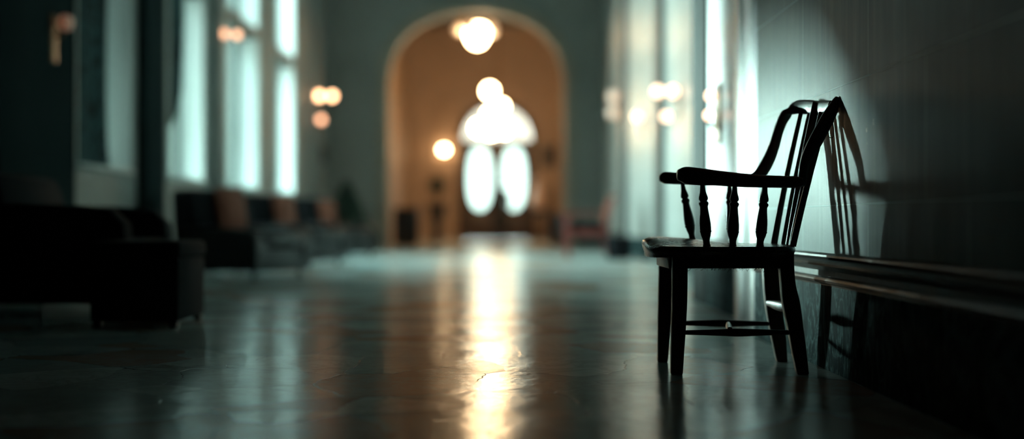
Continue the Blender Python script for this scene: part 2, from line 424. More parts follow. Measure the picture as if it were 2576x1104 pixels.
# pilasters of the left wall
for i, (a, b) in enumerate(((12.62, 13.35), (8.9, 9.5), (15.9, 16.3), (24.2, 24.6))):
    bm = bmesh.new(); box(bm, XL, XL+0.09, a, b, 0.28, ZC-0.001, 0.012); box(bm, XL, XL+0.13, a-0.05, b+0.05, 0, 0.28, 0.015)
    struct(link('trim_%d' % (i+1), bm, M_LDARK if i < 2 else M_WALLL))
bm = bmesh.new(); box(bm, XL, XL+0.03, -2.5, YE, 0, 0.2, 0.008); struct(link('baseboard_left', bm, M_FRAME))

# right wall, three stretches
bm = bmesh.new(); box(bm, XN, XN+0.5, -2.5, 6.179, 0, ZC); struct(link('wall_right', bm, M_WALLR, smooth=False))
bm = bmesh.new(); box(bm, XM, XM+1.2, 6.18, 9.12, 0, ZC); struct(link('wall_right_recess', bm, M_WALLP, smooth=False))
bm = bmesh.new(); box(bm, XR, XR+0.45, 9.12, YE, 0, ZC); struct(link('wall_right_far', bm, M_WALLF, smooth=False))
bm = bmesh.new(); box(bm, -4.2, 2.4, -2.7, -2.5, 0, ZC); struct(link('wall_behind', bm, M_DARK, smooth=False))
def rail_profile(x, zt, zb):
    H = zt-zb
    return [(x+0.004, zt+0.004), (x-0.010, zt+0.002), (x-0.018, zt-0.003), (x-0.020, zt-0.010), (x-0.013, zt-0.015), (x-0.026, zt-0.018), (x-0.040, zt-0.023), (x-0.047, zt-0.031), (x-0.044, zt-0.039), (x-0.032, zt-0.044),
            (x-0.026, zt-0.052), (x-0.020, zt-0.058), (x-0.020, zb+0.034), (x-0.026, zb+0.029), (x-0.030, zb+0.020), (x-0.026, zb+0.011), (x-0.014, zb+0.006), (x-0.012, zb), (x+0.004, zb-0.002)]
def rail(name, x, y0, y1, zt=0.412, zb=0.300):
    bm = bmesh.new(); pr = rail_profile(x, zt, zb)
    n = 60
    loft(bm, [[Vector((px, y0+(y1-y0)*i/n, pz)) for px, pz in pr] for i in range(n+1)])
    return struct(link(name, bm, M_RAIL))
rail('trim_5', XN, -2.4, 6.18); rail('trim_6', XM, 6.95, 8.46)
bm = bmesh.new(); box(bm, XN-0.012, XN, -2.4, 6.18, 0, 0.302, 0.003); struct(link('trim_7', bm, M_DADO))
bm = bmesh.new(); box(bm, XM-0.012, XM, 6.95, 8.46, 0, 0.302, 0.003); struct(link('trim_8', bm, M_DADO))
bm = bmesh.new(); box(bm, XR-0.02, XR, 9.12, YE, 0, 0.30, 0.003); struct(link('baseboard_right', bm, M_DADO))
def pilaster(name, xf, xb, a, b, m=None):
    bm = bmesh.new(); box(bm, xf, xb, a, b, 0, ZC-0.001, 0.012)
    L = b-a                                                        # two shallow beads run up the face
    for q in (0.28, 0.72):
        t = bmesh.new(); n = 10
        ring = lambda z: [Vector((xf-0.012*math.sin(PI*k/n), a+L*(q-0.09)+L*0.18*k/n, z)) for k in range(n+1)]
        loft(bm, [ring(0.0), ring(ZC-0.01)])
        t.free()
    return struct(link(name, bm, m or M_PIL))
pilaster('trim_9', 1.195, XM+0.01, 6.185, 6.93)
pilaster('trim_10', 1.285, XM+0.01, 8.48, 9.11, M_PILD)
for i, (a, b) in enumerate(((12.6, 13.1), (17.0, 17.5), (22.0, 22.5))):
    bm = bmesh.new(); box(bm, XR-0.08, XR, a, b, 0, ZC-0.001, 0.012); struct(link('trim_%d' % (11+i), bm, M_PIL))

# end wall with its wide three-centred arch
AX0, AX1, ASP, ATP = -2.26, 1.27, 3.2, 4.72
def arch_pts(x0, x1, zs, zt, n=40, e=2.3):
    cx, a, h = (x0+x1)/2, (x1-x0)/2, zt-zs
    out = []
    for k in range(n+1):
        th = PI-PI*k/n; c, s = math.cos(th), math.sin(th)
        out.append((cx+a*math.copysign(abs(c)**(2/e), c), zs+h*abs(s)**(2/e)))
    return out
def arch_wall(name, x0, x1, ztop, ax0, ax1, zs, zt, y0, y1, m, e=2.3, zbot=0):
    bm = bmesh.new(); A = arch_pts(ax0, ax1, zs, zt, 40, e)
    box(bm, x0, ax0, y0, y1, 0, ztop); box(bm, ax1, x1, y0, y1, 0, ztop)
    for (xa, za), (xb, zb) in zip(A, A[1:]):
        v = [bm.verts.new(p) for p in ((xa, y0, za), (xb, y0, zb), (xb, y0, ztop), (xa, y0, ztop), (xa, y1, za), (xb, y1, zb), (xb, y1, ztop), (xa, y1, ztop))]
        bm.faces.new((v[0], v[1], v[2], v[3])); bm.faces.new((v[7], v[6], v[5], v[4])); bm.faces.new((v[4], v[5], v[1], v[0]))
    return struct(link(name, bm, m, smooth=False))
arch_wall('wall_end', XL-TH, XR+0.4, ZC, AX0, AX1, ASP, ATP, YE, YE+0.45, M_END)
def arch_trim(name, ax0, ax1, zs, zt, wd, y0, y1, m, e=2.3, zb=0):
    bm = bmesh.new()
    A = [(ax0, zb)] + arch_pts(ax0, ax1, zs, zt, 40, e) + [(ax1, zb)]
    O = [(ax0-wd, zb)] + arch_pts(ax0-wd, ax1+wd, zs, zt+wd, 40, e) + [(ax1+wd, zb)]
    rings = [[Vector((a[0], y1, a[1])), Vector((a[0], y0, a[1])), Vector(((a[0]*2+o[0])/3, y0-0.03, (a[1]*2+o[1])/3)), Vector(((a[0]+o[0]*2)/3, y0-0.03, (a[1]+o[1]*2)/3)), Vector((o[0], y0, o[1])), Vector((o[0], y1, o[1]))] for a, o in zip(A, O)]
    loft(bm, rings)
    return struct(link(name, bm, m))
arch_trim('trim_14', AX0, AX1, ASP, ATP, 0.22, YE-0.04, YE, M_TRIMP)
bm = bmesh.new(); box(bm, XL+0.04, AX0-0.23, YE-0.03, YE, 0, 0.2); box(bm, AX1+0.23, XR-0.03, YE-0.03, YE, 0, 0.2); struct(link('baseboard_end', bm, M_FRAME, smooth=False))

# entrance vestibule
bm = bmesh.new(); box(bm, -3.0, -2.8, YE+0.45, YD, 0, ZC); struct(link('wall_vestibule_left', bm, M_VEST, smooth=False))
bm = bmesh.new(); box(bm, 2.5, 2.7, YE+0.45, YD, 0, ZC); struct(link('wall_vestibule_right', bm, M_VEST, smooth=False))
DX0, DX1, DTOP, FR = -1.12, 0.88, 2.82, 1.0
arch_wall('wall_front', -3.0, 2.7, ZC, DX0, DX1, 2.95, 3.98, YD, YD+0.35, M_VEST, 2.0)
arch_trim('trim_15', DX0, DX1, 2.95, 3.98, 0.16, YD-0.05, YD, M_DOORW, 2.0)
arch_trim('trim_16', DX0-0.75, DX1+0.75, 2.95, 4.75, 0.12, YD-0.04, YD, M_VEST, 2.0)
# double door with tall oval lights and a fanlight above
door = struct(bpy.data.objects.new('door_1', None)); COL.objects.link(door); door.location = (-0.12, YD+0.1, 0)
def oval(cx, cz, a, h, n=48, e=2.4): return [(cx+a*math.copysign(abs(math.cos(t))**(2/e), math.cos(t)), cz+h*math.copysign(abs(math.sin(t))**(2/e), math.sin(t))) for t in [2*PI*k/n for k in range(n)]]
def leaf(cx, name):
    hw = 0.4995; z0, z1 = 0.003, 2.804
    oc, oh, oa = 1.82, 0.93, 0.345
    bm = bmesh.new(); n = 48; I = oval(0, oc, oa, oh)
    R = []
    for (x, z) in I:      # outer rectangle point in the same direction
        dx, dz = x, z-oc; t = 1e9
        if dx: t = min(t, hw/abs(dx))
        if dz > 0: t = min(t, (z1-oc)/dz)
        if dz < 0: t = min(t, (oc-z0)/-dz)
        R.append((dx*t, oc+dz*t))
    # snap the nearest ray to each corner
    for cxr, czr in ((hw, z1), (-hw, z1), (hw, z0), (-hw, z0)):
        k = min(range(n), key=lambda q: (R[q][0]-cxr)**2+(R[q][1]-czr)**2); R[k] = (cxr, czr)
    for y in (0, 1):
        pass
    vi0 = [bm.verts.new((x, -0.03, z)) for x, z in I]; vi1 = [bm.verts.new((x, 0.03, z)) for x, z in I]
    vo0 = [bm.verts.new((x, -0.03, z)) for x, z in R]; vo1 = [bm.verts.new((x, 0.03, z)) for x, z in R]
    for k in range(n):
        j = (k+1) % n
        for a, b in ((vi0, vo0), (vi1, vo1), (vi0, vi1), (vo0, vo1)): bm.faces.new((a[k], a[j], b[j], b[k]))
    for zc in (0.45,): box(bm, -0.34, 0.34, -0.045, -0.028, 0.18, 0.72, 0.012)
    o = link(name, bm, M_DOORW, door); o.location = (cx, 0, 0); o['label'] = 'dark oak door leaf with one tall oval glass'
    b2 = bmesh.new(); ring = oval(0, oc, oa+0.012, oh+0.012)
    a_ = [b2.verts.new((x, -0.004, z)) for x, z in ring]; b_ = [b2.verts.new((x, 0.004, z)) for x, z in ring]
    b2.faces.new(a_); b2.faces.new(b_[::-1])
    for k in range(n): b2.faces.new((a_[k], a_[(k+1) % n], b_[(k+1) % n], b_[k]))
    link('pane', b2, M_GLASSD, o, False)
    hb = bmesh.new(); s = 1 if cx < 0 else -1
    tube(hb, [(s*0.43, -0.03, 1.15), (s*0.43, -0.09, 1.13), (s*0.43, -0.09, 0.9), (s*0.43, -0.03, 0.88)], 0.012); link('door_handle', hb, M_BRASS, o)
leaf(-0.4998, 'door_leaf'); leaf(0.4998, 'door_leaf')
bm = bmesh.new(); box(bm, -0.035, 0.035, -0.055, -0.031, 0.01, 2.80, 0.006); link('meeting_stile', bm, M_DOORW, door)
bm = bmesh.new()
for s_ in (-1, 1): box(bm, min(s_*0.96, s_*0.9999), max(s_*0.96, s_*0.9999), -0.09, -0.031, 0.0, 2.80, 0.004)
link('door_frame', bm, M_DOORW, door)
bm = bmesh.new(); box(bm, -1.0, 1.0, -0.06, 0.06, 2.8035, 2.95, 0.003); link('transom_bar', bm, M_DOORW, door)
bm = bmesh.new()
for th in (PI*0.25, PI*0.5, PI*0.75):
    tube(bm, [(0.12*math.cos(th), 0, 2.95+0.12*math.sin(th)), (0.98*math.cos(th), 0, 2.95+1.0*math.sin(th))], 0.016, 8, 1)
tube(bm, [(0.12*math.cos(PI*k/10), 0, 2.95+0.12*math.sin(PI*k/10)) for k in range(11)], 0.02, 8, 1)
link('fanlight_bars', bm, M_DOORW, door)
bm = bmesh.new(); pts = [(math.cos(PI*k/30)*0.995, 2.95+math.sin(PI*k/30)*1.02) for k in range(31)]
a_ = [bm.verts.new((x, -0.004, z)) for x, z in pts]; b_ = [bm.verts.new((x, 0.004, z)) for x, z in pts]
bm.faces.new(a_); bm.faces.new(b_[::-1])
for k in range(31): bm.faces.new((a_[k], a_[(k+1) % 31], b_[(k+1) % 31], b_[k]))
link('fanlight_pane', bm, M_GLASSF, door, False)
# outside ground
bm = bmesh.new(); box(bm, -60, XL-TH-0.02, -20, 90, -0.25, -0.12); struct(link('lawn', bm, M_LAWN, smooth=False))
bm = bmesh.new(); box(bm, XL-TH-0.02, 60, YD+0.42, 90, -0.25, -0.12); struct(link('forecourt', bm, M_DARK, smooth=False))

# ------------------------------------------------------------------ THE CHAIR
ch = thing('spindle_armchair', 'dark wooden spindle armchair with curved hoop back standing against the teal wall', 'chair', (0.82, 4.89, 0))
CB = Vector((0.82, 4.89, 0))
def chair_part(name, bm, m, parent=None, label=None):
    off = CB
    for v in bm.verts: v.co -= off
    o = link(name, bm, m, parent or ch)
    if label: o['label'] = label
    return o
def sm(t): t = max(0, min(1, t)); return t*t*(3-2*t)
SX0, SX1, SY0, SY1 = 0.515, 1.040, 4.605, 5.145
def seat_top(x, y):
    f = sm((0.93-x)/0.33); g = sm((y-4.66)/0.26)
    dish = -0.007*math.exp(-((x-0.80)**2+(y-4.87)**2)/0.016)
    roll = -0.009*(1-sm((x-SX0)/0.045))
    return 0.4425 + 0.025*f*g + 0.004*g + dish + roll
def seat_outline(n=96):
    out = []
    cx, cy = (SX0+SX1)/2, (SY0+SY1)/2
    for k in range(n):
        th = 2*PI*k/n; c, s = math.cos(th), math.sin(th)
        e = 2/3.6 if c > 0 else 2/2.7
        out.append((cx+(SX1-SX0)/2*math.copysign(abs(c)**e, c), cy+(SY1-SY0)/2*math.copysign(abs(s)**(2/3.4), s)))
    return out
bm = bmesh.new(); O = seat_outline(); cx, cy = (SX0+SX1)/2, (SY0+SY1)/2
rings = []
def sring(f, dz, under=False):
    r = []
    for (x, y) in O:
        X, Y = cx+(x-cx)*f, cy+(y-cy)*f
        fr = sm((0.62-X)/0.12)
        if under: r.append(Vector((X + 0.006*fr, Y, 0.4425-0.036-0.005*fr)))
        else: r.append(Vector((X, Y, seat_top(X, Y)+dz)))
    return r
for f in (0.02, 0.15, 0.3, 0.45, 0.6, 0.72, 0.82, 0.9, 0.955): rings.append(sring(f, 0))
rings += [sring(0.976, -0.0010), sring(0.989, -0.0035), sring(0.9975, -0.008), sring(1.0, -0.0135), sring(0.997, -0.019)]
def mid(a, b, t): return [p.lerp(q, t) for p, q in zip(a, b)]
low = sring(0.978, 0, True); lowo = [v+Vector((0, 0, 0.007)) for v in sring(0.984, 0, True)]
edge = rings[-1]
rings.append(mid(edge, lowo, 0.35)); rings.append(mid(edge, [v+Vector((0, 0, 0.003)) for v in sring(0.972, 0, True)], 0.65)); rings.append(lowo); rings.append(low); rings.append(sring(0.7, 0, True)); rings.append(sring(0.02, 0, True))
loft(bm, rings); chair_part('seat', bm, M_SEAT)

def leg(edges, Y, dep, name='leg'):
    """edges: (py, pxleft, pxright) measured on the leg's near face"""
    bm = bmesh.new(); pts = []
    for py, a, b in edges:
        p, q = W(a, py, Y-dep/2), W(b, py, Y-dep/2)
        pts.append(((p[0]+q[0])/2, Y, p[2], abs(q[0]-p[0])/2, dep/2))
    P = catmull(pts, 5); rings = []
    for i, p in enumerate(P):
        r = []
        for k in range(20):
            th = 2*PI*(k+0.5)/20; c, s = math.cos(th), math.sin(th); e = 2/7
            r.append(Vector((p[0]+p[3]*math.copysign(abs(c)**e, c), p[1]+p[4]*math.copysign(abs(s)**e, s)*(0.82+0.18*min(1, p[2]/0.2)), max(p[2], 0.0))))
        rings.append(r)
    last = rings[-1]; c0 = sum(last, Vector())/len(last); zb = 0.0
    last2 = [Vector((c0.x+(v.x-c0.x)*0.9, c0.y+(v.y-c0.y)*0.9, zb)) for v in last]
    for v in last: v.z = 0.004
    rings.append(last2)
    loft(bm, rings); chair_part(name, bm, M_CHZ)
DN, DF = 0.050, 0.050
YN, YF = 4.682, 5.100
leg([(636, 1692, 1731), (700, 1692.5, 1731), (760, 1692, 1730), (820, 1691, 1727), (880, 1689.5, 1723), (942, 1689.5, 1719)], YN, DN)
leg([(636, 1659, 1691), (690, 1659, 1692), (760, 1657.5, 1691.5), (830, 1656.5, 1688), (911, 1656, 1681)], YF, DF)
leg([(636, 1962, 1999), (680, 1964.5, 2000), (720, 1967, 2004), (760, 1971, 2014), (819, 1983, 2022), (871, 1993, 2029), (942, 2007, 2037)], YN, DN)
leg([(636, 1921, 1958), (680, 1921.5, 1960), (740, 1925, 1966), (800, 1933, 1973), (850, 1943, 1979), (911, 1956, 1983)], YF, DF)
# aprons
ZA0, ZA1 = 0.366, 0.4065
for nm, x0, x1, y0, y1 in (('apron', 0.63, 0.97, YN-0.014, YN+0.014), ('apron', 0.62, 0.99, YF-0.014, YF+0.014)):
    bm = bmesh.new(); box(bm, x0, x1, y0, y1, ZA0, ZA1, 0.003); chair_part(nm, bm, M_CHX)
bm = bmesh.new(); box(bm, 0.585, 0.61, YN+0.02, YF-0.02, ZA0-0.002, ZA1, 0.003); chair_part('apron', bm, M_CHX)
bm = bmesh.new(); box(bm, 0.985, 1.005, YN+0.02, YF-0.02, ZA0-0.002, ZA1, 0.003); chair_part('apron', bm, M_CHX)
# near side skirt filling down from the seat edge
# frayed webbing under the near apron
bm = bmesh.new(); rf = random.Random(3)
for k in range(150):
    u = rf.random()
    x = 0.655+0.315*u
    den = 0.35+0.65*(u > 0.72)+0.3*(abs(u-0.42) < 0.05)+0.2*(abs(u-0.2) < 0.08)
    if rf.random() > den: continue
    L = (0.003+0.007*rf.random())*(1+0.9*(u > 0.86)+0.5*(abs(u-0.42) < 0.03))
    p = Vector((x, YN-0.010+rf.uniform(-0.003, 0.004), ZA0+0.002)); pts = [tuple(p)]
    a = rf.uniform(-1, 1)
    for q in range(4):
        a += rf.uniform(-0.9, 0.9); p = p+Vector((math.sin(a)*L*0.45, rf.uniform(-1, 1)*0.0012, -abs(math.cos(a))*L*0.4)); pts.append(tuple(p))
    tube(bm, pts, 0.0006, 5, 2)
o = chair_part('frayed_webbing', bm, M_FIBRE); o['kind'] = 'stuff'
# stretchers
def stretcher(p, q, a, b, bulge=1.35):
    bm = bmesh.new(); p, q = Vector(p), Vector(q)
    up = Vector((0, 1, 0)) if abs((q-p).y) < 0.2 else Vector((1, 0, 0))
    pts = []
    for t, f in ((0, 0.72), (0.12, 0.85), (0.35, 1.12), (0.5, bulge), (0.65, 1.15), (0.88, 0.85), (1, 0.72)):
        c = p.lerp(q, t); pts.append((*c, a*f, b*f))
    sweep(bm, pts, 2.6, 16, up, 5, False); chair_part('stretcher', bm, M_CHX)
stretcher(W(1722, 836, YN), W(1990, 836, YN), 0.0108, 0.011)
stretcher(W(1683, 812, YF), W(1945, 814, YF), 0.0105, 0.011)
stretcher(W(1835, 836, YN+0.004), W(1832, 813, YF-0.004), 0.009, 0.010, 1.2)
stretcher((1.022, YN+0.02, 0.222), (1.005, YF-0.02, 0.222), 0.016, 0.012, 1.2)
bm = bmesh.new(); sphere(bm, (0.792, YN-0.008, 0.158), 0.0085, 16, 10, (1, 0.7, 0.75)); o = chair_part('tenon_plug', bm, M_PLUG, label='worn copper-brown tenon plug')

# arms
def arm(px_pts, Y, hw, name='armrest'):
    bm = bmesh.new(); pts = []
    for px, t, b in px_pts:
        p, q = W(px, t, Y), W(px, b, Y); pts.append((p[0], Y, (p[2]+q[2])/2, (p[2]-q[2])/2, hw if px > px_pts[2][0] else hw*1.15))
    sweep(bm, pts, 3.2, 20, Vector((0, 1, 0)), 5, True); chair_part(name, bm, M_CHX)
arm([(1711, 424, 456), (1722, 419.5, 461), (1745, 421, 465), (1804, 428.5, 467), (1867, 436, 470.5), (1935, 441, 472), (1995, 443, 472.5), (2014, 446, 470)], 4.640, 0.024)
arm([(1663, 438, 458), (1672, 432.5, 462), (1700, 434, 463.5), (1760, 437, 465), (1830, 440, 466), (1890, 441, 467), (1915, 443, 466)], 5.125, 0.024)
# arm spindles (turned)
SP = [(0.0, 0.0078), (0.06, 0.0085), (0.14, 0.0105), (0.20, 0.0145), (0.235, 0.0165), (0.26, 0.0158), (0.275, 0.0125), (0.29, 0.0122), (0.305, 0.0165), (0.325, 0.0178), (0.345, 0.0160),
      (0.37, 0.0135), (0.45, 0.0150), (0.55, 0.0180), (0.64, 0.0200), (0.72, 0.0202), (0.745, 0.0196), (0.75, 0.0210), (0.765, 0.0210), (0.772, 0.0190), (0.80, 0.0180), (0.83, 0.0165), (0.86, 0.0140), (0.90, 0.0118), (0.95, 0.0125), (0.985, 0.0142), (1.0, 0.0150)]
def arm_spindle(p, q, k=1.0):
    bm = bmesh.new(); turned(bm, p, q, [(t, r*k*0.97) for t, r in SP]); chair_part('arm_spindle', bm, M_CHZ)
arm_spindle(W(1766.5, 460, 4.645), W(1778, 621, 4.665)); arm_spindle(W(1848.5, 462, 4.645), W(1843, 622, 4.665)); arm_spindle(W(1925.5, 464, 4.645), W(1911.5, 622, 4.665))
arm_spindle(W(1716, 458, 5.120), W(1742, 604, 5.090), 0.95); arm_spindle(W(1834, 460, 5.120), W(1841, 611, 5.090), 0.95); arm_spindle(W(1923, 460, 5.120), W(1909, 613, 5.090), 0.9)
# hoop back: far post, crest, near post in one bent frame
hp = []
def H(px, py, Y, a, b): x = W(px, py, Y); hp.append((x[0], x[1], x[2], a*Y/FPX, b))
H(1893, 449, 5.120, 12, .015); H(1912, 437, 5.120, 15, .015); H(1932, 405, 5.120, 15, .015); H(1947, 368, 5.120, 13.5, .015); H(1958, 330, 5.118, 12.5, .015)
H(1970, 300, 5.112, 13, .015); H(1984, 281, 5.100, 15, .014); H(2003, 270, 5.075, 17, .013); H(2024, 269, 5.02, 18, .013)
H(2043, 270, 4.95, 18, .013)
H(2064, 272, 4.86, 18, .013); H(2082, 270, 4.77, 17, .013); H(2092, 268, 4.715, 15, .013)
# the hoop sits in a raked plane; its band faces the sitter
bm = bmesh.new()
P = catmull(hp, 6); rings = []
for i, p in enumerate(P):
    c = Vector(p[:3]); t = (Vector(P[min(i+1, len(P)-1)][:3])-Vector(P[max(i-1, 0)][:3])).normalized()
    # blade direction: turns from across the post (x) to vertical on the crest
    wv = sm((i/len(P)-0.40)/0.25)
    ref = Vector((1, 0, 0.25)).lerp(Vector((0.12, 0, 1)), wv)
    u = (ref-t*ref.dot(t)).normalized(); s = t.cross(u)
    ring = []
    for k in range(20):
        th = 2*PI*(k+0.5)/20; ct, st = math.cos(th), math.sin(th); e = 2/3.0
        ring.append(c+u*p[3]*math.copysign(abs(ct)**e, ct)+s*p[4]*math.copysign(abs(st)**e, st))
    rings.append(ring)
loft(bm, rings); chair_part('hoop_back', bm, M_CHZ)
# near post with its pointed ear
bm = bmesh.new(); hp = []
H(2016, 462, 4.650, 11, .016); H(2020, 440, 4.655, 12, .016); H(2024, 415, 4.66, 13, .016); H(2034, 388, 4.665, 15, .016); H(2050, 358, 4.67, 17.5, .015); H(2066, 328, 4.675, 17.5, .015); H(2082, 298, 4.68, 17, .015)
H(2094, 275, 4.683, 14, .014); H(2101, 257, 4.685, 9.5, .012); H(2105, 246, 4.686, 5, .009)
sweep(bm, hp, 2.8, 18, Vector((0, 1, 0)), 6, True); chair_part('back_post', bm, M_CHZ)
# back spindles
def bspin(pt, pb, Y, rt, rb, Yb=None, flat=0.75):
    p, q = Vector(W(*pt, Y)), Vector(W(*pb, Yb or Y)); bm = bmesh.new(); pts = []
    for t in (0, 0.25, 0.5, 0.75, 1):
        c = p.lerp(q, t); c.x += -0.004*math.sin(PI*t); r = rt+(rb-rt)*t
        pts.append((*c, r, r*flat))
    sweep(bm, pts, 2.3, 14, Vector((0, 1, 0)), 4, False); chair_part('back_spindle', bm, M_CHZ)
bspin((2016, 280), (1947, 614), 5.03, 0.0078, 0.0125)
bspin((2037, 280), (1970, 614), 4.96, 0.0072, 0.0078)
bspin((2054, 258), (1983, 616), 4.885, 0.0150, 0.0100, flat=0.5)
bspin((2066, 282), (1990, 618), 4.81, 0.0090, 0.0095)
bspin((2079, 290), (1994, 619), 4.735, 0.0090, 0.0120)
bm = bmesh.new()
c0 = Vector(W(2084, 306, 4.70))
tube(bm, [tuple(c0+Vector(v)) for v in ((0, 0, 0.012), (-0.004, 0, -0.01), (-0.001, 0, -0.035), (0.001, 0, -0.052), (0.012, 0, -0.056), (0.018, 0, -0.048), (0.0185, 0, -0.03), (0.015, 0, -0.005), (0.010, 0, 0.010))], 0.0016, 6, 3)
chair_part('cord_loop', bm, M_FIBRE, label='thin dark cord loop hanging behind the back post')

# ------------------------------------------------------------------ lamps
def chandelier(name, label, loc, ztop, arms, big, small_specs, group=None, m_big=None):
    t = thing(name, label, 'chandelier', loc)
    b = bmesh.new(); tube(b, [(0, 0, 0.2), (0, 0, ztop-loc[2])], 0.015, 8, 1); lathe(b, [(0.10, ztop-loc[2]-0.06), (0.12, ztop-loc[2]-0.001)]); link('stem', b, M_BRASS, t)
    b = bmesh.new(); lathe(b, [(0.03, 0.42), (0.07, 0.38), (0.05, 0.30), (0.12, 0.24), (0.16, 0.20), (0.10, 0.16)]); link('cap', b, M_BRASS, t)
    return t
# chandelier nearer the arch
K = 29/FPX
c1 = chandelier('chandelier', 'large lit chandelier hanging highest, with bowl shade and small side globes', (-0.51, 29.0, W(0, 86, 29)[2]), ZC, 0, 0, 0)
b = bmesh.new(); lathe(b, [(0.04, -0.27), (0.12, -0.235), (0.19, -0.14), (0.235, -0.02), (0.24, 0.06), (0.20, 0.16), (0.10, 0.22)]); link('bowl_shade', b, M_L1, c1)
for k in range(5):
    th = 2*PI*k/5+PI; px_, py_ = 0.40*math.cos(th), 0.40*math.sin(th)
    b = bmesh.new(); tube(b, [(0.08*math.cos(th), 0.08*math.sin(th), 0.27), (0.25*math.cos(th), 0.25*math.sin(th), 0.30), (px_, py_, 0.20)], 0.012, 8); link('arm', b, M_BRASS, c1)
    b = bmesh.new(); sphere(b, (px_, py_, 0.09), 0.10, 20, 12); link('globe', b, M_L1B, c1)
c2 = chandelier('chandelier', 'lit chandelier of stacked globes hanging lower in front of the fanlight', (-0.08, 35.0, W(0, 312, 35)[2]+0.1), ZC, 0, 0, 0)
K2 = 35/FPX; z2 = W(0, 312, 35)[2]+0.1
def c2g(px, py, r):
    p = W(px, py, 35); q = (p[0]+0.08, 0, p[2]-z2)
    b = bmesh.new(); sphere(b, q, r, 22, 14); link('globe', b, M_L2, c2)
    b = bmesh.new(); tube(b, [(0, 0, min(0.5, q[2]+0.2)), (q[0]*0.6, 0.0, q[2]+r+0.05), (q[0], 0, q[2]+r*0.9)], 0.012, 8); link('arm', b, M_BRASS, c2)
c2g(1232, 229, 0.16); c2g(1262, 268, 0.13)
for (px, py, r) in ((1205, 322, 0.17), (1235, 326, 0.20), (1268, 324, 0.18), (1236, 290, 0.18)): c2g(px, py, r)

def wall_globe():
    p = W(1117, 377, YD-0.28)
    t = thing('globe_wall_lamp', 'single round lit globe lamp on the ochre wall left of the entrance door', 'wall lamp', (p[0], YD, p[2]-0.1))
    b = bmesh.new(); sphere(b, (0, -0.28, 0.1), 0.11, 24, 16, (1, 1, 0.85)); link('globe', b, M_L3, t)
    b = bmesh.new(); tube(b, [(0, 0, -0.12), (0, -0.15, -0.14), (0, -0.28, -0.07)], 0.018, 8); link('arm', b, M_BRASS, t)
    b = bmesh.new(); box(b, -0.06, 0.06, -0.02, 0, -0.24, 0.0, 0.008); link('back_plate', b, M_BRASS, t)
wall_globe()

def sconce(x, y, z, side, label, shades, m, m2=None, group=None):
    """side +1: fixed to a wall on the left (faces +x), -1: on the right. shades: (out, dy, dz, r)"""
    t = thing('wall_sconce', label, 'wall lamp', (x, y, z), 0, group)
    b = bmesh.new(); box(b, min(0, side*0.02), max(0, side*0.02), -0.06, 0.06, -0.30, 0.06, 0.006); link('back_plate', b, M_BRASS, t)
    for dx, dy, dz, r in shades:
        b = bmesh.new(); tube(b, [(side*0.015, 0, -0.08 if dz > -0.2 else -0.26), (side*dx*0.6, dy*0.5, dz-r-0.05), (side*dx, dy, dz-r*0.9)], 0.009, 8); link('arm', b, M_BRASS, t)
        b = bmesh.new(); lathe(b, [(r*0.35, -r), (r*0.8, -r*0.7), (r, -r*0.1), (r*0.92, r*0.5), (r*0.6, r*0.9), (r*0.2, r)], (side*dx, dy, dz)); link('lamp_shade', b, m2 if (m2 and dz < -0.2) else m, t)
    return t
# left wall: bright one beyond the last window, dim ones between the windows
def zat(px, py, Y): return W(px, py, Y)[2]
sconce(XL, 24.3, zat(0, 241, 24.3), 1, 'bright amber wall lamp on the left wall beyond the last tall window', ((0.13, 0, 0, 0.07), (0.36, 0.05, 0, 0.065), (0.17, 0, -0.43, 0.06)), M_S1, M_S1B)
sconce(XL, 16.1, zat(0, 85, 16.1), 1, 'dim amber wall lamp on the left wall between two tall windows', ((0.10, 0, 0, 0.05), (0.24, 0.1, 0, 0.045)), M_S2)
sconce(XL, 10.25, zat(0, 60, 10.3), 1, 'faint amber wall lamp nearest on the left wall before the first window', ((0.10, 0, 0, 0.06),), M_S0)
# right wall
sconce(XR, 15.5, zat(0, 230, 15.5), -1, 'peach wall lamp with three lit shades on the far right wall', ((0.09, 0, 0, 0.06), (0.26, 0, 0, 0.06), (0.17, -0.05, -0.29, 0.05)), M_S3)
sconce(XR, 19.2, zat(0, 293, 19.2), -1, 'peach wall lamp with one round shade low on the far right wall', ((0.12, 0, 0, 0.06),), M_S3)
sconce(XR, 23.6, zat(0, 262, 23.6), -1, 'faint tall peach wall lamp at the far end of the right wall', ((0.10, 0, 0.13, 0.10), (0.10, 0, -0.15, 0.10)), M_S4)
sconce(XM, 8.02, zat(0, 238, 8.02), -1, 'peach wall lamp with two lit shades between the two right pilasters', ((0.045, 0.08, 0, 0.03), (0.07, -0.03, -0.125, 0.03)), M_S3)
# lamp just above the picture on the near right wall
sn = thing('wall_sconce', 'warm copper wall lamp high on the near teal wall above the chair', 'wall lamp', (XN, 4.75, 1.43))
b = bmesh.new(); box(b, -0.02, 0, -0.05, 0.05, -0.05, 0.2, 0.006); link('back_plate', b, M_BRASS, sn)
b = bmesh.new(); tube(b, [(-0.015, 0, 0.08), (-0.07, 0, 0.1), (-0.11, 0, 0.06)], 0.008, 8); link('arm', b, M_BRASS, sn)
b = bmesh.new(); lathe(b, [(0.02, 0.04), (0.05, 0.01), (0.055, -0.03), (0.03, -0.05)], (-0.11, 0, 0)); link('lamp_shade', b, lampm('lit_copper_sconce_glass', (1.0, 0.5, 0.24), 1.1), sn)

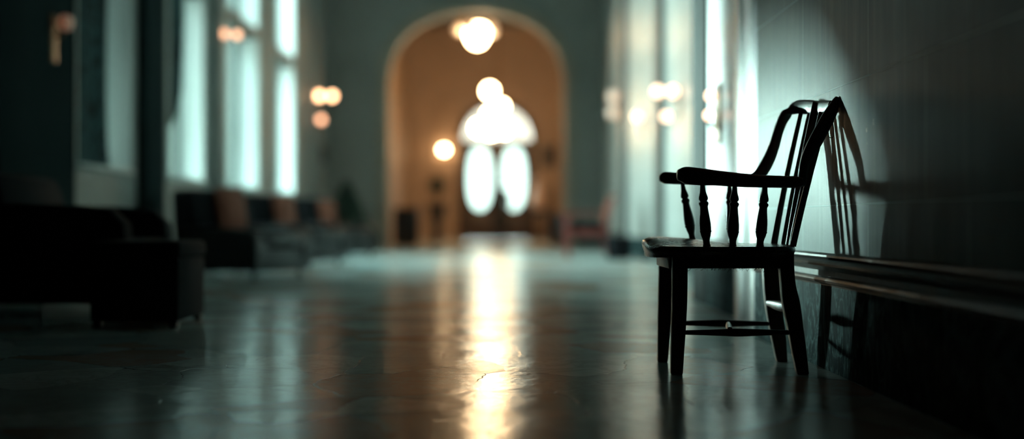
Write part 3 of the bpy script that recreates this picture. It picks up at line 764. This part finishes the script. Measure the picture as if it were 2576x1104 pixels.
# ------------------------------------------------------------------ seating along the left wall
def lounge_chair(x, y, label, arm_h=0.50, back_h=0.84, dep=0.92, wid=1.0, lm=None, group=None, rz=-0.38):
    """faces +x, back to the left wall"""
    lm = lm or M_LEATH
    t = thing('lounge_chair', label, 'armchair', (x, y, 0), rz, group)
    b = bmesh.new(); box(b, 0.10, dep-0.02, -wid/2+0.02, wid/2-0.02, 0.07, 0.27, 0.02); link('base', b, lm, t)
    b = bmesh.new(); box(b, 0.24, dep, -wid/2+0.17, wid/2-0.17, 0.27, 0.43, 0.05); link('seat_cushion', b, lm, t)
    b = bmesh.new()
    loft(b, [[Vector((xx, yy*(0.5-0.03*k/4)*wid*1.0, zz)) for (xx, yy) in q] for k, (q, zz) in enumerate(
        [([(0.06, -0.96), (0.30, -0.96), (0.34, -0.85), (0.34, 0.85), (0.30, 0.96), (0.06, 0.96)], 0.2), ([(0.03, -0.96), (0.29, -0.96), (0.33, -0.85), (0.33, 0.85), (0.29, 0.96), (0.03, 0.96)], 0.5),
         ([(0.0, -0.94), (0.24, -0.94), (0.27, -0.83), (0.27, 0.83), (0.24, 0.94), (0.0, 0.94)], back_h-0.08), ([(-0.01, -0.92), (0.22, -0.92), (0.25, -0.8), (0.25, 0.8), (0.22, 0.92), (-0.01, 0.92)], back_h-0.02), ([(0.03, -0.84), (0.18, -0.84), (0.2, -0.74), (0.2, 0.74), (0.18, 0.84), (0.03, 0.84)], back_h)])])
    link('backrest', b, M_FABD, t)
    for s in (-1, 1):
        b = bmesh.new(); yc = s*(wid/2-0.085)
        prof = [(0.08, 0.08), (dep-0.03, 0.08), (dep, 0.25), (dep-0.02, arm_h-0.10), (dep-0.10, arm_h-0.02), (dep-0.30, arm_h), (0.30, arm_h+0.01), (0.1, arm_h)]
        loft(b, [[Vector((px, yc-0.075*f, pz if pz < 0.1 else pz-0.012*(1-abs(f) < 0.1))) for px, pz in prof] for f in (-1, -0.7, 0.7, 1)])
        bmesh.ops.bevel(b, geom=[e for e in b.edges if e.is_boundary is False and e.calc_face_angle(0) > 0.5], offset=0.012, segments=2, affect='EDGES')
        link('armrest', b, lm, t)
    for sx in (0.14, dep-0.10):
        for s in (-1, 1):
            b = bmesh.new(); lathe(b, [(0.016, 0), (0.026, 0.075)], (sx, s*(wid/2-0.09), 0), 12); link('leg', b, M_WOODT, t)
    return t
lounge_chair(-2.88, 12.95, 'black lounge chair nearest the camera in the left row of three with rust cushions', 0.47, 0.83, 0.95, 1.0)
lounge_chair(-2.90, 16.2, 'black lounge chair in the middle of the left row of three, below a tall window', 0.50, 0.85, 0.95, 1.0)
lounge_chair(-2.90, 20.2, 'farthest black lounge chair on the left, beside the potted conifer', 0.50, 0.88, 0.95, 1.0)
lounge_chair(-3.02, 8.0, 'black high-armed lounge chair nearest on the left, almost lost in shadow', 0.62, 0.80, 0.96, 1.1, M_FABD, rz=0)
def cushion(x, y, z, label):
    b = bmesh.new(); n = 12
    for s in (-1, 1):
        vs = [[None]*(n+1) for _ in range(n+1)]
        for i in range(n+1):
            for j in range(n+1):
                u, v = i/n*2-1, j/n*2-1
                th = 0.07*max(0.0, (1-u**4)*(1-v**4))**0.5
                pin = 1-0.08*(1-abs(u))*abs(v)**2
                vs[i][j] = b.verts.new((s*th, u*0.21*(1-0.06*(1-v*v)), v*0.21*(1-0.06*(1-u*u))))
        for i in range(n):
            for j in range(n):
                b.faces.new((vs[i][j], vs[i+1][j], vs[i+1][j+1], vs[i][j+1]))
    bmesh.ops.remove_doubles(b, verts=b.verts[:], dist=0.0005)
    o = link('throw_cushion', b, M_RUST); o.location = (x, y, z); o.rotation_euler = (0, -0.16, -0.38)
    tag(o, label, 'cushion', 'rust cushions on the lounge chairs')
for cx0, cy0, lab in ((-2.88, 12.95, 'rust brown cushion on the lounge chair nearest the camera in the row of three'), (-2.90, 16.2, 'rust brown cushion on the black lounge chair in the middle of the row'), (-2.90, 20.2, 'rust brown cushion on the farthest black lounge chair of the row')):
    cushion(cx0+0.385*math.cos(0.38)-0.06*math.sin(0.38), cy0-0.385*math.sin(0.38)-0.06*math.cos(0.38), 0.652, lab)
# low table near the front chair
t = thing('storage_trunk', 'low black trunk in shadow before the nearest lounge chair', 'trunk', (-1.82, 7.0, 0))
b = bmesh.new(); box(b, -0.22, 0.22, -0.30, 0.30, 0.03, 0.34, 0.012); link('body', b, M_FABD, t)
b = bmesh.new(); box(b, -0.23, 0.23, -0.31, 0.31, 0.345, 0.43, 0.03); link('lid', b, M_FABD, t)
for sx in (-1, 1):
    for sy in (-1, 1):
        b = bmesh.new(); box(b, sx*0.19-0.02, sx*0.19+0.02, sy*0.26-0.02, sy*0.26+0.02, 0, 0.03, 0.004); link('foot', b, M_WOODT, t)
# ------------------------------------------------------------------ plants
def leaf_cloud(bm, n, fn, size, rnd):
    for _ in range(n):
        p = Vector(fn()); d = Vector((rnd.gauss(0, 1), rnd.gauss(0, 1), rnd.gauss(0, 1))).normalized(); s = d.orthogonal().normalized()*size*0.35
        L = size*rnd.uniform(0.7, 1.3); q = d*L; up = d.cross(s).normalized()*size*0.1
        v = [bm.verts.new(x) for x in (p, p+q*0.5+s+up, p+q, p+q*0.5-s+up)]
        bm.faces.new(v)
rp = random.Random(11)
t = thing('potted_conifer', 'dark potted conifer shrub at the end of the left wall', 'potted plant', (-2.82, 24.3, 0))
b = bmesh.new(); lathe(b, [(0.20, 0), (0.24, 0.05), (0.28, 0.36), (0.31, 0.38), (0.31, 0.42), (0.26, 0.42), (0.25, 0.36), (0.01, 0.36)]); link('pot', b, M_POT, t)
b = bmesh.new(); tube(b, [(0, 0, 0.34), (0.01, 0, 0.7), (0, 0, 1.15)], 0.022, 8); link('stem', b, M_BARK, t)
b = bmesh.new()
def conif():
    z = rp.random()**1.2; r = (0.36*(1-z)**0.8+0.03)*rp.random()**0.5; a = rp.uniform(0, 2*PI); return (r*math.cos(a)+0.05, r*math.sin(a), 0.5+0.72*z)
leaf_cloud(b, 1500, conif, 0.07, rp); link('foliage', b, M_LEAF, t, False)
# round topiary in vestibule
t = thing('potted_topiary', 'round clipped dark green topiary on a tall dark pot stand in the vestibule', 'potted plant', (W(1100, 0, 33)[0], 33, 0))
b = bmesh.new(); lathe(b, [(0.18, 0), (0.19, 0.04), (0.12, 0.10), (0.10, 0.3), (0.13, 0.55), (0.19, 0.62), (0.17, 0.66), (0.19, 0.72), (0.23, 0.95), (0.24, 0.98), (0.2, 0.98), (0.19, 0.93), (0.01, 0.93)]); link('pot_stand', b, M_POT, t)
b = bmesh.new(); tube(b, [(0, 0, 0.9), (0.01, 0, 1.2), (0, 0, 1.45)], 0.02, 8); link('stem', b, M_BARK, t)
b = bmesh.new(); sphere(b, (0, 0, 1.42), 0.17, 16, 10)
def ball():
    d = Vector((rp.gauss(0, 1), rp.gauss(0, 1), rp.gauss(0, 1))).normalized()*rp.uniform(0.15, 0.2); return (d.x, d.y, 1.42+d.z)
leaf_cloud(b, 900, ball, 0.05, rp); link('foliage', b, M_LEAF, t, False)
# trees outside the left windows
def tree(x, y, h, r, label, seed, n=2600, base=0.22, ls=0.30):
    rnd = random.Random(seed)
    t = thing('garden_tree', label, 'tree', (x, y, -0.12), 0, 'trees outside the left windows')
    b = bmesh.new(); sweep(b, [(0, 0, 0, 0.16, 0.16), (0.05, 0.03, h*0.3, 0.11, 0.11), (-0.03, 0, h*0.6, 0.07, 0.07), (0, 0.05, h*0.85, 0.03, 0.03)], 2, 10, Vector((0, 1, 0)), 3, False); link('trunk', b, M_BARK, t)
    b = bmesh.new(); cl = [(rnd.gauss(0, r*0.42), rnd.gauss(0, r*0.42), h*(base+(0.94-base)*rnd.random()), r*rnd.uniform(0.28, 0.5)) for _ in range(30)]
    def f():
        c = rnd.choice(cl); d = Vector((rnd.gauss(0, 1), rnd.gauss(0, 1), rnd.gauss(0, 1))).normalized()*c[3]*rnd.random()**0.4
        return (c[0]+d.x, c[1]+d.y, c[2]+d.z)
    for c in cl: sphere(b, (c[0], c[1], c[2]), c[3]*0.8, 10, 7)
    leaf_cloud(b, n, f, ls, rnd); link('foliage', b, M_LEAFO, t, False)
tree(-9.5, 30.5, 9.5, 1.3, 'dark leafy tree seen through the nearest tall left window', 1, 8000, 0.05, 0.36)
tree(-8.9, 37.4, 9.0, 1.4, 'dark leafy tree seen through the second tall left window', 2, 9000, 0.04, 0.42)
tree(-6.1, 30.6, 7.5, 0.9, 'slim dark tree seen through the third tall left window', 6, 8000, 0.04, 0.34)
tree(-6.0, 12.5, 8.5, 1.4, 'added unseen bushy tree outside the first left window, dimming its reveal', 3, 13000, 0.05, 0.38)  # added out of view to dim the first window's reveal
tree(-9.6, 15.6, 8.5, 1.5, 'added unseen broad tree on the lawn, blocking sky light from the nearest left windows', 4, 9000, 0.06, 0.4)  # added out of view, cuts sky light reaching the nearest windows
# drapes gathered at the near side of the two nearest windows
def drape(yc, spans, label, x=XL-0.09):
    """spans: (z, y0, y1) from top to bottom"""
    P = catmull([(z, a, b) for z, a, b in spans], 5); n = 56
    rings = []
    for z, a, b in P:
        front, back = [], []
        for k in range(n+1):
            u = k/n; yy = a+(b-a)*u; am = 0.022*min(1, 0.45/(abs(b-a)+0.2)+0.4)
            xx = am*math.sin(u*2*PI*8.5+0.3*math.sin(z*1.3))+0.006*math.sin(u*41+z*2)
            front.append(Vector((xx+0.004, yy-yc, z))); back.append(Vector((xx-0.004, yy-yc, z)))
        rings.append(front+back[::-1])
    b = bmesh.new(); loft(b, rings)
    t = thing('curtain', label, 'curtain', (x, yc, 0)); link('drape', b, M_DRAPE, t)
    return t
d1 = drape(11.4, [(5.86, 10.83, 11.95), (3.2, 10.83, 11.93), (2.0, 10.84, 11.92), (1.3, 10.84, 11.98), (1.012, 10.84, 12.04)], 'dark patterned curtain hanging across the near half of the first left window')
d2 = drape(14.2, [(5.86, 13.83, 14.85), (3.0, 13.83, 14.80), (2.2, 13.83, 14.76), (1.85, 13.83, 14.66), (1.6, 13.83, 14.35), (1.42, 13.83, 14.00), (1.2, 13.83, 14.06), (1.02, 13.83, 14.10)], 'dark patterned curtain tied back at the near side of the second left window')
b = bmesh.new(); box(b, -0.035, 0.035, 13.825-14.2, 14.03-14.2, 1.44, 1.50, 0.006); link('tieback', b, M_BRASS, d2)
for yc, t, w_ in ((11.6, d1, 0.79), (14.6, d2, 0.79)):
    b = bmesh.new(); tube(b, [(0, yc-w_-t.location.y, 5.865), (0, yc+w_-t.location.y, 5.865)], 0.014, 10, 1); link('curtain_rod', b, M_BRASS, t)
# added unseen wall outside, keeps sky light off the nearest window reveals
bm = bmesh.new(); box(bm, -14.0, XL-TH, 8.0, 9.9, 0, 9.0); struct(link('wall_sky_blocker', bm, M_DARK, smooth=False))

# ------------------------------------------------------------------ far furniture
# red chair by the right wall, facing left
def red_chair():
    t = thing('red_armchair', 'red-stained wooden armchair with black seat pad by the far right wall', 'armchair', (1.27, 19.5, 0))
    x0, x1, yw = -0.32, 0.25, 0.27
    for s in (-1, 1):
        b = bmesh.new(); sweep(b, [(x0+0.02, s*yw, 0, 0.024, 0.024), (x0, s*yw, 0.3, 0.028, 0.028), (x0+0.01, s*yw, 0.62, 0.024, 0.024)], 4, 12, Vector((0, 1, 0)), 3, False); link('leg', b, M_REDW, t)
        b = bmesh.new(); sweep(b, [(x1+0.04, s*yw, 0, 0.024, 0.024), (x1-0.02, s*yw, 0.4, 0.03, 0.026), (x1+0.03, s*yw, 0.7, 0.026, 0.024), (x1+0.1, s*yw, 0.9, 0.022, 0.022)], 4, 12, Vector((0, 1, 0)), 3, False); link('leg', b, M_REDW, t)
        b = bmesh.new(); sweep(b, [(x0-0.03, s*yw, 0.63, 0.02, 0.03), (0, s*yw, 0.65, 0.018, 0.028), (x1+0.03, s*yw, 0.64, 0.018, 0.025)], 3, 12, Vector((0, 1, 0)), 3, True); link('armrest', b, M_REDW, t)
    b = bmesh.new(); box(b, x0, x1, -yw, yw, 0.32, 0.42, 0.01); link('seat_frame', b, M_REDW, t)
    b = bmesh.new(); box(b, x0, x1-0.02, -yw+0.03, yw-0.03, 0.42, 0.52, 0.035); link('seat_cushion', b, M_FABD, t)
    b = bmesh.new()
    loft(b, [[Vector((xx+dx, yy, zz)) for dx, yy in ((-0.03, -yw+0.02), (0.03, -yw+0.02), (0.03, yw-0.02), (-0.03, yw-0.02))] for xx, zz in ((x1-0.02, 0.52), (x1+0.0, 0.65), (x1+0.05, 0.8), (x1+0.08, 0.86))]); link('backrest', b, M_RUST, t)
red_chair()
t = thing('floor_basket', 'low dark basket on the floor behind the red armchair', 'basket', (1.66, 19.0, 0))
b = bmesh.new(); n = 28
rr = [(0.13, 0), (0.17, 0.02)] + [(0.17+0.03*k/10+(0.004 if k % 2 else -0.004), 0.03+0.29*k/10) for k in range(11)] + [(0.17, 0.30), (0.14, 0.05), (0.01, 0.04)]
lathe(b, rr); link('basket_body', b, M_FABD, t)
b = bmesh.new()
b.free()
for s in (-1, 1):
    b = bmesh.new(); tube(b, [(-0.06, s*0.195, 0.31), (-0.04, s*0.2, 0.37), (0.04, s*0.2, 0.37), (0.06, s*0.195, 0.31)], 0.010, 8); link('handle', b, M_FABD, t)
# dark cabinet left inside arch
def cabinet(x0, x1, y, d, h, label):
    t = thing('low_cabinet', label, 'cabinet', ((x0+x1)/2, y, 0)); w_ = (x1-x0)/2
    b = bmesh.new(); box(b, -w_, w_, 0, d, 0.06, h-0.03, 0.006); box(b, -w_+0.03, w_-0.03, 0.03, d, 0, 0.06); link('body', b, M_WOODT, t)
    b = bmesh.new(); box(b, -w_-0.02, w_+0.02, -0.02, d, h-0.03, h, 0.008); link('cabinet_top', b, M_WOODT, t)
    for s in (-1, 1):
        b = bmesh.new(); box(b, s*w_/2-w_/2+0.012, s*w_/2+w_/2-0.012, -0.018, -0.001, 0.09, h-0.06, 0.005); dd = link('door', b, M_WOODT, t)
        b = bmesh.new(); sphere(b, (s*0.04, -0.03, h*0.55), 0.014, 12, 8); link('knob', b, M_BRASS, dd)
cabinet(W(990, 0, 30)[0], W(1052, 0, 30)[0], 30.0, 0.5, 0.84, 'black cabinet in the vestibule just inside the left side of the arch')
cabinet(W(1385, 0, 31)[0], W(1450, 0, 31)[0], 31.0, 0.5, 0.72, 'black cabinet in the vestibule at the right side of the arch')
# console with pale tall vase
cx_ = W(1352, 0, 38.6)[0]
t = thing('console_table', 'narrow dark console table right of the entrance door', 'table', (cx_, 38.8, 0))
b = bmesh.new(); box(b, -0.32, 0.32, -0.2, 0.2, 0.84, 0.88, 0.008); link('tabletop', b, M_WOODT, t)
b = bmesh.new(); box(b, -0.28, 0.28, -0.17, 0.17, 0.72, 0.84, 0.005); link('drawer_box', b, M_WOODT, t)
for sx in (-1, 1):
    for sy in (-1, 1):
        b = bmesh.new(); lathe(b, [(0.018, 0), (0.025, 0.3), (0.022, 0.72)], (sx*0.26, sy*0.15, 0), 12); link('leg', b, M_WOODT, t)
b = bmesh.new(); lathe(b, [(0.09, 0), (0.16, 0.08), (0.19, 0.22), (0.16, 0.42), (0.09, 0.6), (0.07, 0.78), (0.11, 0.92), (0.10, 0.92), (0.06, 0.78), (0.01, 0.7)])
o = link('tall_vase', b, M_PINK); o.location = (cx_, 38.8, 0.88); tag(o, 'tall pale pinkish vase on the console table right of the door', 'vase')
# dark framed picture right of door
px_ = W(1382, 395, YD)
t = thing('framed_picture', 'small dark framed picture on the ochre wall right of the entrance door', 'picture', (px_[0], YD, px_[2]-0.3))
b = bmesh.new()
for a in ((-0.22, 0.22, 0, 0.05), (-0.22, 0.22, 0.6, 0.65), (-0.22, -0.17, 0.05, 0.6), (0.17, 0.22, 0.05, 0.6)): box(b, a[0], a[1], -0.04, 0, a[2], a[3], 0.006)
link('picture_frame', b, M_WOODT, t)
b = bmesh.new(); box(b, -0.17, 0.17, -0.02, 0, 0.05, 0.6); link('picture_panel', b, plaster('dark_brown_canvas', (0.04, 0.028, 0.02), 0.7), t, False)
# round dark clock on left wall
t = thing('wall_clock', 'small round dark wall clock under the bright amber wall lamp', 'clock', (XL, 25.7, zat(0, 388, 25.7)))
b = bmesh.new()
loft(b, [[Vector((xx, r*math.cos(2*PI*k/32), r*math.sin(2*PI*k/32))) for k in range(32)] for xx, r in ((0, 0.17), (0.05, 0.17), (0.06, 0.155), (0.045, 0.15), (0.04, 0.01))]); link('clock_case', b, M_CLOCK, t)
b = bmesh.new(); box(b, 0.045, 0.05, -0.005, 0.005, -0.02, 0.11); box(b, 0.045, 0.05, -0.01, 0.07, -0.005, 0.005); link('clock_hands', b, M_BRASS, t, False)

# ------------------------------------------------------------------ person at the door, dark coat, back to us
def person():
    base = W(1259, 0, 36.0)
    t = thing('person', 'person in a long dark coat standing before the entrance door', 'person', (base[0], 36.0, 0), PI)
    t.scale = (0.94, 0.94, 0.94)
    me = bpy.data.meshes.new('body')
    V = [((0, 0, 0.93), .13, .10), ((0, 0, 1.10), .12, .09), ((0, 0, 1.28), .14, .10), ((0, 0, 1.40), .12, .09), ((0, 0, 1.48), .055, .055), ((0, -0.01, 1.55), .055, .06), ((0, -0.01, 1.63), .075, .09), ((0, -0.01, 1.70), .06, .07)]
    E = [(i, i+1) for i in range(7)]
    for s in (-1, 1):
        k = len(V); V += [((s*0.09, 0, 0.86), .085, .085), ((s*0.10, 0.02, 0.48), .055, .055), ((s*0.105, 0.06, 0.09), .038, .038), ((s*0.12, -0.08, 0.04), .035, .03)]
        E += [(0, k), (k, k+1), (k+1, k+2), (k+2, k+3)]
        k = len(V); V += [((s*0.18, 0, 1.39), .055, .055), ((s*0.225, 0.02, 1.12), .042, .042), ((s*0.22, -0.04, 0.88), .030, .030), ((s*0.215, -0.06, 0.80), .030, .016)]
        E += [(3, k), (k, k+1), (k+1, k+2), (k+2, k+3)]
        h = k+3
        for q in range(4):
            fy = -0.06+(q-1.5)*0.021; k = len(V)
            V += [((s*0.213, fy, 0.765), .009, .009), ((s*0.208, fy-0.004, 0.725-0.006*abs(q-1.4)), .008, .008), ((s*0.198, fy-0.006, 0.695-0.006*abs(q-1.4)), .006, .006)]; E += [(h, k), (k, k+1), (k+1, k+2)]
        k = len(V); V += [((s*0.208, -0.095, 0.79), .010, .010), ((s*0.20, -0.108, 0.755), .008, .008)]; E += [(h, k), (k, k+1)]
    me.from_pydata([v[0] for v in V], E, [])
    o = bpy.data.objects.new('body', me); COL.objects.link(o); o.parent = t
    md = o.modifiers.new('skin', 'SKIN'); ss = o.modifiers.new('sub', 'SUBSURF'); ss.levels = 1; ss.render_levels = 2
    for i, v in enumerate(V): me.skin_vertices[0].data[i].radius = (v[1], v[2])
    me.skin_vertices[0].data[0].use_root = True
    me.materials.append(M_SKIN)
    def ell(rows, n=24): return [[Vector((cx+a*math.cos(2*PI*k/n), cy+b*math.sin(2*PI*k/n), z)) for k in range(n)] for cx, cy, a, b, z in rows]
    b = bmesh.new(); loft(b, ell([(0, 0, .23, .17, .42), (0, 0, .21, .155, .7), (0, 0, .175, .135, 1.0), (0, 0, .165, .13, 1.12), (0, 0, .20, .14, 1.3), (0, 0, .205, .125, 1.40), (0, 0, .13, .10, 1.465), (0, 0, .08, .08, 1.50), (0, 0, .082, .085, 1.53)]), True); link('coat', b, M_COAT, t)
    for s in (-1, 1):
        b = bmesh.new(); sweep(b, [(s*0.11, 0, 1.425, .045, .06), (s*0.165, 0, 1.405, .062, .07), (s*0.208, 0.005, 1.33, .064, .07), (s*0.222, 0.01, 1.24, .062, .066), (s*0.235, 0.02, 1.12, .056, .058), (s*0.228, -0.03, 0.92, .045, .048), (s*0.222, -0.045, 0.845, .044, .046)], 2, 16, Vector((0, 1, 0)), 4, False); link('sleeve', b, M_COAT, t)
        b = bmesh.new(); sweep(b, [(s*0.092, 0, 0.85, .10, .10), (s*0.10, 0.02, 0.48, .075, .075), (s*0.105, 0.05, 0.11, .06, .065)], 2, 16, Vector((0, 1, 0)), 4, False); link('trouser_leg', b, M_COAT, t)
        b = bmesh.new(); sweep(b, [(s*0.105, 0.10, 0.045, .045, .042), (s*0.11, 0.02, 0.045, .045, .045), (s*0.12, -0.09, 0.035, .035, .045), (s*0.125, -0.16, 0.025, .02, .035)], 2.4, 14, Vector((1, 0, 0)), 4, True); link('shoe', b, M_LEATH, t)
    b = bmesh.new(); sphere(b, (0, 0.014, 1.668), 0.100, 20, 14, (0.84, 1.0, 1.02)); link('hair', b, M_HAIR, t)
    # face features towards the hall
    b = bmesh.new(); sphere(b, (0, -0.105, 1.615), 0.014, 10, 8, (0.8, 1.2, 1.5)); link('nose', b, M_SKIN, t)
person()
